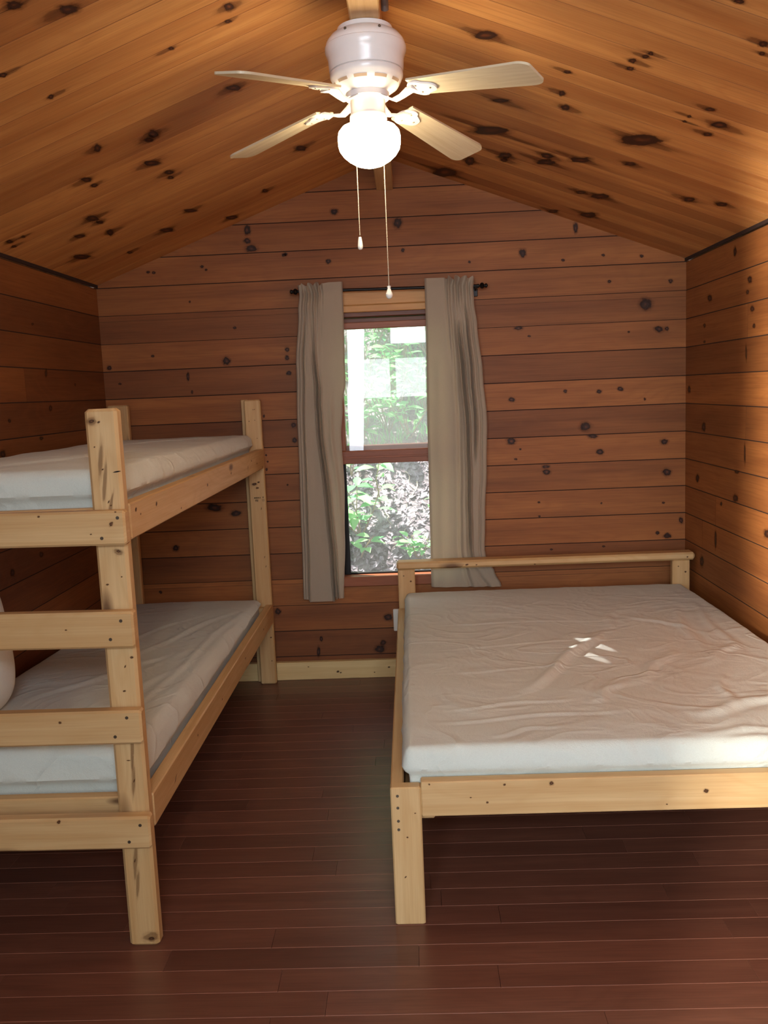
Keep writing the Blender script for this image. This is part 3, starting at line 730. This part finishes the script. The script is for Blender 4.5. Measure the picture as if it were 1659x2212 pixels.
for k in range(4):
    a = AZ + k * PI / 2
    Rz = Matrix.Translation((FC.x, FC.y, 2.393)) @ Matrix.Rotation(a, 4, 'Z') @ Matrix.Rotation(math.atan(DROP), 4, 'Y')
    Mb = Rz @ Matrix.Rotation(pitch, 4, 'X')
    # blade outline
    L0, L1 = .165, .545
    out = []
    for i in range(13):
        t = i / 12; x = L0 + (L1 - .035 - L0) * t
        out.append((x, .041 + .016 * t))
    for i in range(1, 9):
        b = PI / 2 * i / 8; out.append((L1 - .035 + .035 * math.sin(b), .057 - .022 * (1 - math.cos(b))))
    pts = [(x, -y) for x, y in out] + [(x, y) for x, y in reversed(out)]
    mb = MB(); n = len(pts)
    for z in (-.003, .003): pass
    vs = [Mb @ V3((x, y, -.003)) for x, y in pts] + [Mb @ V3((x, y, .003)) for x, y in pts]
    uvp = [(x + k, y + k * .3) for x, y in pts]
    fs = [list(range(n))[::-1], [n + i for i in range(n)]]; us = [uvp[::-1], uvp]
    for i in range(n):
        j = (i + 1) % n; fs.append([i, j, n + j, n + i]); us.append([(0, 0)] * 4)
    mb.add(vs, fs, us, .5, 0)
    bl = build('blade', mb, [M_blade], fan)
    # blade iron: curved arm and spade plate under the blade
    mb = MB()
    arm = [(.050, 0, -.012), (.075, 0, -.022), (.10, 0, -.030), (.125, 0, -.022), (.150, 0, -.0085), (.175, 0, -.0075)]
    prv = None
    P = [Rz @ V3(p) for p in arm]
    wv = [.016, .013, .011, .012, .018, .026]
    side = (Rz.to_3x3() @ V3((0, 1, 0)))
    up = (Rz.to_3x3() @ V3((0, 0, 1)))
    vs = []
    for p, w in zip(P, wv): vs += [p - side * w - up * .003, p + side * w - up * .003, p + side * w + up * .003, p - side * w + up * .003]
    fs = [[3, 2, 1, 0]]
    for i in range(len(P) - 1):
        for e in range(4):
            fs.append([i * 4 + e, i * 4 + (e + 1) % 4, i * 4 + 4 + (e + 1) % 4, i * 4 + 4 + e])
    fs.append([len(vs) - 4, len(vs) - 3, len(vs) - 2, len(vs) - 1])
    mb.add(vs, fs, None, .5, 0, True)
    pl = []
    for i in range(28):
        t = 2 * PI * i / 28
        pl.append((.195 + .045 * math.cos(t), (.036 if math.cos(t) < .2 else .030) * math.sin(t) * (1 + .12 * math.cos(3 * t))))
    n = len(pl)
    vs = [Mb @ V3((x, y, -.0085)) for x, y in pl] + [Mb @ V3((x, y, -.0032)) for x, y in pl]
    fs = [list(range(n))[::-1], [n + i for i in range(n)]] + [[i, (i + 1) % n, n + (i + 1) % n, n + i] for i in range(n)]
    mb.add(vs, fs, None, .5, 0)
    io = build('blade_iron', mb, [M_white], fan)
    for sx, sy in ((.185, .018), (.185, -.018), (.222, 0)):
        ms = MB(); ms.ball(Mb @ V3((sx, sy, -.0088)), .0035, 8, 0, .6); build('screw', ms, [M_brass], io)
def chain(x, ztop, zend, knob):
    mb = MB(); yb = FC.y + .100
    pts = [V3((x, FC.y + .05, 2.322)), V3((x, FC.y + .075, 2.318)), V3((x, yb - .006, 2.312)), V3((x, yb, 2.30))]
    mb.tube(pts, .0016, 6)
    z = 2.30; N_ = int((2.30 - zend) / .0042)
    prof = []
    for i in range(N_):
        z1 = 2.30 - i * .0042
        prof += [(.0007, z1), (.0018, z1 - .0012), (.0018, z1 - .0028), (.0007, z1 - .004)]
    mb.lathe(prof, (x, yb, 0), 6)
    ch = build('pull_chain', mb, [M_brass], fan)
    mk = MB(); mk.lathe([(r, zend - dz) for r, dz in knob], (x, yb, 0), 20)
    build('pull_knob', mk, [M_plast], ch)
chain(-.0475, 2.3, 2.011, [(.001, 0), (.004, .0005), (.0045, .003), (.0062, .012), (.0078, .026), (.0075, .033), (.005, .037), (.001, .038)])
chain(.034, 2.3, 1.863, [(.001, 0), (.0055, .0005), (.0055, .004), (.0045, .008), (.0075, .016), (.0105, .024), (.0105, .029), (.008, .035), (.004, .038), (.001, .0385)])

# ------------------------------------------------------------------ curtain rod and curtains
rod = thing('curtain_rod', (0, 4.62, 2.063), 'black metal curtain rod with round finials above the window', 'curtain rod')
def rz(x): return 2.068 - .0134 * (x + .478)
mb = MB(); mb.tube([(-.455, 4.618, rz(-.455)), (.455, 4.618, rz(.455))], .0075, 12); build('pole', mb, [M_black], rod)
for s in (-1, 1):
    mb = MB(); x = s * .468
    Mx = Matrix.Translation((s * .452, 4.618, rz(s * .452))) @ Matrix.Rotation(s * PI / 2, 4, 'Y')
    mb.lathe([(.001, 0), (.010, 0), (.010, .006), (.006, .008), (.006, .011), (.013, .016), (.016, .023), (.013, .030), (.008, .034), (.008, .037), (.011, .040), (.011, .046), (.006, .051), (.001, .052)], (0, 0, 0), 20, M=Mx)
    build('finial', mb, [M_black], rod)
    mb = MB(); bx = s * .446
    mb.tube([(bx, 4.618, rz(bx) - .008), (bx, 4.640, rz(bx) - .012), (bx, 4.690, rz(bx) - .014)], .005, 8)
    mb.box((bx - .011, 4.687, rz(bx) - .045), (bx + .011, 4.695, rz(bx) + .016), c=.002)
    build('bracket', mb, [M_black], rod)

def interp(tab, t):
    for (a, va), (b, vb) in zip(tab[:-1], tab[1:]):
        if t <= b:
            k = (t - a) / (b - a) if b > a else 0
            k = k * k * (3 - 2 * k)
            return va + (vb - va) * k
    return tab[-1][1]
def curtain(name, left, right, ztop, zbot, creases, gath, label, seed, ybase, hemnotch=None):
    """left/right: tables t -> x of the two edges. creases: (s0,s1,t0,t1,depth,width). gath: (s_from, s_to, waves)"""
    mb = MB(); NU, NV = 170, 130
    span = 0.03  # ruffle share above the rod
    def fn(u, t):
        xl, xr = interp(left, t), interp(right, t)
        x = xl + (xr - xl) * u
        z = ztop(u) + (zbot(u) - ztop(u)) * t
        y = interp(ybase, t)
        d = 0
        g0, g1, w = gath
        if g0 <= u <= g1:
            k = (u - g0) / (g1 - g0)
            env = math.sin(PI * min(1, max(0, k))) ** .35
            amp = .0085 * math.exp(-((t - .03) / .05) ** 2) + .007 * math.exp(-t * 8)
            ph = k * w * 2 * PI
            d += amp * env * math.sin(ph + .5 * math.sin(ph * .5 + seed))
            if t < .026: 
                q = 1 - t / .026
                d += .020 * q * env * math.sin(ph * .9 + 1.2 + seed) - .006 * q; z += .010 * q * env * math.sin(ph * .75 + seed * 2)
                x += .006 * q * env * math.sin(ph * .9)
        pin = math.exp(-((t - .030) / .007) ** 2)
        d *= 1
        for s0, s1, t0, t1, dep, wd in creases:
            if t < t0 - .04 or t > t1 + .04: continue
            k = (t - t0) / (t1 - t0)
            sc = s0 + (s1 - s0) * k
            e = min(1, max(0, (t - t0) / .12)) * (1 if t1 >= 1 else min(1, max(0, (t1 - t) / .1)))
            q = (u - sc) / wd
            d += dep * e * (math.exp(-q * q) - .55 * math.exp(-(q - 1.6) ** 2 / 1.2) - .35 * math.exp(-(q + 1.7) ** 2 / 1.4))
        d += .003 * noise.noise(V3((u * 2.2 + seed, t * 1.2, 0)))
        d += .0012 * noise.noise(V3((u * 9 + seed, t * 14, 1)))
        # rounded return at the outer edges
        for e, wd in ((u, .05), (1 - u, .03)):
            if e < wd: d += .016 * (1 - e / wd) ** 2
        return (x, y + d, z)
    # denser rows near the top
    def fn2(u, v): return fn(u, v ** 1.5 if v < 1 else 1)
    mb.grid(fn2, NU, NV, flip=True)
    # turned hem line
    o = build(name, mb, [M_curtain])
    return tag(o, label, 'curtain')
curtain('curtain', [(0, -.462), (.03, -.455), (.08, -.466), (.25, -.492), (.45, -.503), (.8, -.514), (1, -.521)],
        [(0, -.232), (.3, -.240), (.38, -.262), (.48, -.277), (.62, -.272), (.8, -.283), (1, -.303)],
        lambda u: 2.099 + .006 * min(1, max(0, (u - .5) * 5)), lambda u: .446 + (.014 if u < .14 or u > .78 else 0),
        [(.155, .15, .05, 1.1, .016, .013), (.33, .82, .13, 1.05, .045, .020), (.44, .92, .24, 1.1, .022, .016), (.30, .36, .03, .35, .009, .03), (.47, .5, .03, .2, .006, .03), (.06, .05, .04, 1.1, .006, .02), (.70, .93, .30, .8, -.008, .05)],
        (.02, .56, 4.5), 'beige curtain hanging straight on the left side of the window', 2.3, [(0, 4.600), (.03, 4.592), (.10, 4.600), (1, 4.618)])
curtain('curtain', [(0, .184), (.1, .184), (.5, .173), (.85, .168), (1, .166)],
        [(0, .436), (.03, .430), (.07, .432), (.15, .446), (.3, .468), (.45, .484), (.6, .476), (.75, .462), (.87, .456), (.905, .462), (.95, .505), (1, .540)],
        lambda u: 2.103 - .004 * u, lambda u: .500 - .010 * u,
        [(.62, .735, .12, .93, .055, .020), (.80, .80, .06, .60, .034, .016), (.52, .56, .05, 1.0, .010, .035), (.70, .72, .05, .45, .010, .022), (.42, .46, .04, .30, .007, .03), (.905, .90, .05, .95, .008, .02), (.22, .22, .2, 1.1, -.006, .08), (.60, .95, .87, 1.1, .012, .04)],
        (.40, .98, 5), 'beige curtain on the right side of the window, tucked behind the headboard', 5.1, [(0, 4.600), (.03, 4.592), (.10, 4.600), (.8, 4.612), (.88, 4.628), (1, 4.634)])

# ------------------------------------------------------------------ outside: bank of leaf litter with plants
def hz(x, y):
    b = 0.02 if y < 5.1 else 0
    s = max(0, y - 5.25)
    z = .05 + .92 * s + .10 * noise.noise(V3((x * .9, y * .9, 0))) * min(1, s * 2) + .05 * noise.noise(V3((x * 2.7, y * 2.7, 4)))
    z += .025 * noise.noise(V3((x * 8, y * 8, 2))) + .012 * noise.noise(V3((x * 20, y * 20, 2)))
    return z
def ground_mat():
    t = NT('leaf_litter_soil')
    tc = t.n('ShaderNodeTexCoord').outputs['Object']
    vo = t.n('ShaderNodeTexVoronoi', {'Vector': tc, 'Scale': 34.})
    nz = t.n('ShaderNodeTexNoise', {'Vector': tc, 'Scale': 3.5, 'Detail': 6.}).outputs[0]
    c = t.mix(t.n('ShaderNodeSeparateColor', {0: vo.outputs['Color']}).outputs[0], srgb(128, 120, 122), srgb(172, 166, 170))
    c = t.mix(t.ramp(nz, [(.4, g(0)), (.62, g(1))]), c, srgb(84, 74, 72))
    bm = t.n('ShaderNodeBump', {'Height': vo.outputs['Distance'], 'Strength': .8, 'Distance': .02}).outputs[0]
    return t.out(t.n('ShaderNodeBsdfPrincipled', {'Base Color': c, 'Roughness': .9, 'Normal': bm}).outputs[0])
def leaf_mat(name, a, b, tr=.35):
    t = NT(name)
    tn = t.n('ShaderNodeAttribute', attribute_name='tone').outputs['Fac']
    tc = t.n('ShaderNodeTexCoord').outputs['Object']
    nz = t.n('ShaderNodeTexNoise', {'Vector': tc, 'Scale': 30.}).outputs[0]
    c = t.mix(tn, a, b); c = t.mix(t.math('MULTIPLY', nz, .3), c, tuple(k * .6 for k in a[:3]) + (1,))
    p = t.n('ShaderNodeBsdfPrincipled', {'Base Color': c, 'Roughness': .5, 'Specular IOR Level': .3}).outputs[0]
    tl = t.n('ShaderNodeBsdfTranslucent', {'Color': c}).outputs[0]
    return t.out(t.n('ShaderNodeMixShader', {0: tr, 1: p, 2: tl}).outputs[0])
M_soil = ground_mat()
M_leaf = leaf_mat('green_leaf', srgb(96, 184, 112), srgb(160, 226, 140))
M_litter = leaf_mat('dry_leaf', srgb(124, 112, 116), srgb(182, 174, 184), .1)
M_stem = simple('plant_stem', srgb(150, 132, 96), .7)
M_root = simple('pale_root', srgb(196, 182, 166), .8)
M_bark = simple('tree_bark', srgb(120, 104, 90), .9, bump=.8, bscale=30)
mb = MB()
mb.grid(lambda u, v: (lambda x, y: (x, y, hz(x, y)))(-5 + 10 * u, 4.86 + 8.2 * v ** 1.6), 150, 150, smooth=True)
tag(build('ground', mb, [M_soil]), 'steep bank of bare soil outside the window', None, None, 'structure')
def hn(x, y):
    e = .02
    return V3((hz(x - e, y) - hz(x + e, y), hz(x, y - e) - hz(x, y + e), 2 * e)).normalized()
mb = MB(); rl = random.Random(11)
for i in range(5200):
    x = rl.uniform(-1.1, .9); y = 5.2 + rl.random() * 1.15
    n = (hn(x, y) + V3((rl.uniform(-.6, .6), rl.uniform(-.6, .6), rl.uniform(-.3, .3)))).normalized()
    a = n.orthogonal().normalized(); a = Matrix.Rotation(rl.random() * 6.3, 3, n) @ a; b = n.cross(a)
    s = rl.uniform(.010, .036); w = s * rl.uniform(.25, .7)
    P = V3((x, y, hz(x, y) + rl.uniform(.002, .02)))
    mb.add([P - a * s, P - b * w + n * s * .2, P + a * s, P + b * w + n * s * .15], [[0, 1, 2, 3]], None, rl.random() ** 1.5, 0)
tag(build('leaf_litter', mb, [M_litter]), 'dry fallen leaves covering the soil bank outside', 'leaf litter', None, 'stuff')
mb = MB()
for i in range(3200):
    x = rl.uniform(-1.3, 1.1); y = 6.35 + rl.random() * 2.2
    P = V3((x, y, hz(x, y) - .005)); hh = rl.uniform(.05, .13); a = rl.random() * 6.3; w_ = .006
    tip = P + V3((rl.uniform(-.05, .05), rl.uniform(-.07, .02), hh)); s_ = V3((math.cos(a) * w_, math.sin(a) * w_, 0))
    mid = P.lerp(tip, .55) + V3((0, 0, .012))
    mb.add([P - s_, P + s_, mid + s_ * .8, tip, mid - s_ * .8], [[0, 1, 2, 3, 4]], None, rl.random(), 0)
tag(build('grass', mb, [M_leaf]), 'sunlit grass on the upper part of the bank outside', 'grass', None, 'stuff')
def ray_bank(px_x, px_z):
    """point of the bank seen from the room through window-plane point (px_x, YB, px_z)"""
    o = V3((.0799, 0, 1.5471)); d = V3((px_x, YB, px_z)) - o
    t = 1.05
    while t < 4:
        p = o + d * t
        if p.z <= hz(p.x, p.y): return p
        t += .004
    return o + d * 2
def leaf(mb, P, d, n, L, W, tone, fold=.25, droop=.3):
    d = d.normalized(); s = d.cross(n).normalized(); n = s.cross(d).normalized()
    pts = []
    for t, w in ((0, .02), (.22, .72), (.45, 1), (.7, .72), (1, .02)):
        c = P + d * (L * t) - n * (L * droop * t * t)
        pts.append((c - s * (W * w / 2) + n * (fold * W * w / 2), c, c + s * (W * w / 2) + n * (fold * W * w / 2)))
    vs = [q for r in pts for q in r]; fs = []
    for i in range(4):
        fs += [[i * 3, i * 3 + 1, i * 3 + 4, i * 3 + 3], [i * 3 + 1, i * 3 + 2, i * 3 + 5, i * 3 + 4]]
    mb.add(vs, fs, None, tone, 0, True)
def plant(name, wx, wz, hgt, nleaf, L, label, cat, seed, spread=.5, lean=(0, -.25), nst=1, group=None, base=None):
    r = random.Random(seed)
    P = base or ray_bank(wx, wz)
    P = V3((P.x, P.y, hz(P.x, P.y) - .02))
    t = thing(name, P, label, cat, group)
    ms, ml = MB(), MB()
    for k in range(nst):
        top = P + V3((lean[0] * hgt + r.uniform(-spread, spread) * hgt * (nst > 1), lean[1] * hgt + r.uniform(-.5, .2) * spread * hgt * (nst > 1), hgt * r.uniform(.75, 1.05)))
        mid = (P + top) / 2 + V3((r.uniform(-.1, .1) * hgt, r.uniform(-.1, .1) * hgt, 0))
        pts = [P, (P + mid) / 2, mid, (mid + top) / 2, top]
        ms.tube(pts, [.006, .005, .004, .003, .002], 6)
        nl = max(3, nleaf // nst)
        for i in range(nl):
            f = .25 + .75 * (i + .5) / nl
            q = P.lerp(mid, f * 2) if f < .5 else mid.lerp(top, f * 2 - 1)
            a = i * 2.4 + r.uniform(-.5, .5) + seed
            d = V3((math.cos(a), math.sin(a) * .8 - .3, r.uniform(-.1, .55)))
            ll = L * r.uniform(.65, 1.1)
            ms.tube([q, q + d.normalized() * ll * .25], .0018, 5)
            leaf(ml, q + d.normalized() * ll * .2, d, V3((r.uniform(-.3, .3), -.35 + r.uniform(-.2, .2), 1)).normalized(), ll, ll * r.uniform(.42, .58), r.random())
    build('stem', ms, [M_stem], t); build('leaves', ml, [M_leaf], t)
    return t
plant('sapling', -.09, .96, .42, 9, .15, 'thin green sapling with pointed leaves near the middle of the soil bank', 'sapling', 4, lean=(.05, -.25))
plant('leafy_plant', -.20, .78, .36, 30, .16, 'bushy bright green plant on the bank at lower left of the window', 'plant', 8, nst=5, spread=.75)
plant('leafy_plant', -.21, .655, .16, 9, .11, 'small low green plant at the foot of the bank, below the bushy one', 'plant', 15, nst=2, spread=.6)
plant('leafy_plant', .10, .655, .17, 30, .09, 'low green plant with many small leaves at lower right of the window', 'plant', 21, nst=5, spread=.9)
plant('leafy_plant', .17, .90, .16, 8, .06, 'tiny green seedling on the bank beside the right curtain', 'plant', 30, nst=2, spread=.6)
plant('leafy_plant', -.24, 1.10, .22, 9, .09, 'pale green seedling under the meeting rail at the left of the window', 'plant', 33, nst=2, spread=.6)
k = 0
for wx, wz, h_, n_, L_ in [(-.17, 1.29, .3, 30, .10), (-.03, 1.33, .5, 46, .12), (.08, 1.30, .45, 40, .12), (.02, 1.50, .5, 50, .13), (-.20, 1.42, .5, 40, .12), (.17, 1.44, .5, 40, .12), (-.12, 1.66, .6, 50, .14), (.06, 1.70, .6, 50, .14), (.20, 1.72, .6, 50, .14), (-.24, 1.76, .6, 50, .14), (-.02, 1.86, .7, 50, .15)]:
    words_ = ['low at far left behind the glass', 'low on the slope behind the glass, nearest the meeting rail', 'low on the slope behind the glass, right of centre', 'halfway up the upper pane at its centre', 'at the left edge of the upper pane', 'at the right edge of the upper pane by the curtain', 'high in the upper pane, left of centre', 'high in the upper pane, right of centre', 'in the top right corner of the upper pane', 'in the top left corner of the upper pane', 'topmost on the slope just under the window head']
    plant('shrub', wx, wz, h_, n_, L_, 'sunlit green shrub ' + words_[k], 'shrub', 50 + k, nst=6, spread=.6, group='sunlit shrubs on the slope')
    k += 1
mb = MB()
for (a, b_) in [((-.17, .93), (-.11, .84)), ((.09, .88), (.02, .73)), ((.11, 1.05), (.045, .90)), ((.155, .80), (.13, .64)), ((-.07, .88), (-.03, .80)), ((.10, .70), (.16, .58)), ((.05, 1.10), (.09, 1.0)), ((-.19, .92), (-.20, .80))]:
    p, q = ray_bank(*a), ray_bank(*b_)
    pts = []
    for i in range(8):
        f = i / 7; c = p.lerp(q, f)
        pts.append(V3((c.x + .015 * math.sin(f * 7), c.y, max(c.z, hz(c.x, c.y)) + .008)))
    mb.tube(pts, [.006 * (1 - .6 * i / 7) for i in range(8)], 6)
tag(build('exposed_roots', mb, [M_root]), 'pale roots and twigs poking out of the soil bank', 'roots', None, 'stuff')
P = V3((-.62, 9.0, hz(-.62, 9.0) - .1))
tr = thing('tree', P, 'slender pale tree trunk on the slope in the upper left pane', 'tree')
mb = MB(); mb.tube([P, P + V3((.05, .1, 1.5)), P + V3((.02, .2, 3.5)), P + V3((.1, .25, 6))], [.10, .09, .08, .06], 14); build('trunk', mb, [M_bark], tr)

# ------------------------------------------------------------------ light
def area(name, loc, target, sx, sy, energy, col):
    l = bpy.data.lights.new(name, 'AREA'); l.shape = 'RECTANGLE'; l.size = sx; l.size_y = sy; l.energy = energy; l.color = col
    o = bpy.data.objects.new(name, l); COL.objects.link(o); o.location = loc
    o.rotation_euler = (V3(target) - V3(loc)).to_track_quat('-Z', 'Y').to_euler()
    return o
SUN_E, SKY_E, EXPO, GAMMA = 16.0, 2.0, 0.07, 1.0
# daylight through the doorway behind the camera
area('door_daylight', (-1.02, -2.0, 1.55), (.5, 2.8, .6), 1.1, 1.7, 135, (.80, .89, 1.))
for n_, x0_, x1_ in (('left', -.46, -.13), ('middle', -.06, .33), ('right', .40, .66)):
    area('daylight_panel_' + n_, ((x0_ + x1_) / 2, -1.3, 1.70), ((x0_ + x1_) / 2, 3.5, 1.5), x1_ - x0_, .46, 14 * (x1_ - x0_), (.88, .95, 1.))  # added panels, shaped to mirror as bright panes in the window glass
area('bed_fill', (.40, -1.15, 2.24), (.75, 3.0, .5), 1.0, .30, 44, (.78, .86, 1.))  # added cool fill through the raised opening, brightens the mattress tops
def spot(name, loc, target, e, ang, col, rad):
    l = bpy.data.lights.new(name, 'SPOT'); l.energy = e; l.spot_size = math.radians(ang); l.spot_blend = .5; l.color = col; l.shadow_soft_size = rad
    o = bpy.data.objects.new(name, l); COL.objects.link(o); o.location = loc
    o.rotation_euler = (V3(target) - V3(loc)).to_track_quat('-Z', 'Y').to_euler()
spot('wall_patch_spot', (-1.53, -2.34, 1.70), (1.50, 3.35, 1.45), 7500, 17, (1., .92, .78), .05)  # added lamp that lays the bright patch on the right wall
spot('floor_fill_spot', (-1.53, -2.34, 1.75), (.75, 2.25, .0), 1300, 36, (1., .93, .82), .08)  # added warm fill for the floor at lower right
spot('sheet_fleck_upper', (-.27, 5.28, 1.02), (.765, 3.42, .53), 600, 1.5, (1., .97, .9), .004)  # added spots outside the window make the bright flecks on the sheet
spot('sheet_fleck_lower', (-.27, 5.28, 1.02), (.720, 3.28, .53), 600, 1.3, (1., .97, .9), .004)

sun = bpy.data.lights.new('sun', 'SUN'); sun.energy = SUN_E; sun.angle = math.radians(1.5); sun.color = (1., .96, .88)
so = bpy.data.objects.new('sun', sun); COL.objects.link(so); so.rotation_euler = V3((.25, -.12, -1)).to_track_quat('-Z', 'Y').to_euler()
w = bpy.data.worlds.new('sky'); SC.world = w; w.use_nodes = True
nt = w.node_tree; bg = nt.nodes['Background']
bg.inputs[0].default_value = (.84, .95, .93, 1); bg.inputs[1].default_value = SKY_E

# ------------------------------------------------------------------ camera
cam = bpy.data.cameras.new('camera'); co = bpy.data.objects.new('camera', cam); COL.objects.link(co)
f, cx, cz, yaw, pit, rol = 1913.5, .0799, 1.5471, .0325, .1356, .0420
cam.sensor_fit = 'HORIZONTAL'; cam.sensor_width = 36.; cam.lens = f / 1659. * 36.
cam.clip_start = .05; cam.clip_end = 100
right = V3((math.cos(yaw), math.sin(yaw), 0)); fw = V3((-math.sin(yaw), math.cos(yaw), 0)); zz = V3((0, 0, 1))
F_ = fw * math.cos(pit) - zz * math.sin(pit); U_ = fw * math.sin(pit) + zz * math.cos(pit)
c_, s_ = math.cos(rol), math.sin(rol)
R2 = right * c_ - U_ * s_; U2 = right * s_ + U_ * c_
Mc = Matrix((R2, U2, -F_)).transposed().to_4x4(); Mc.translation = (cx, 0, cz)
co.matrix_world = Mc
SC.camera = co
SC.cycles.use_denoising = True
SC.cycles.max_bounces = 10; SC.cycles.diffuse_bounces = 6; SC.cycles.transparent_max_bounces = 16
SC.cycles.sample_clamp_indirect = 6.
SC.view_settings.view_transform = 'Standard'
SC.view_settings.look = 'None'
SC.view_settings.exposure = EXPO
SC.view_settings.gamma = GAMMA
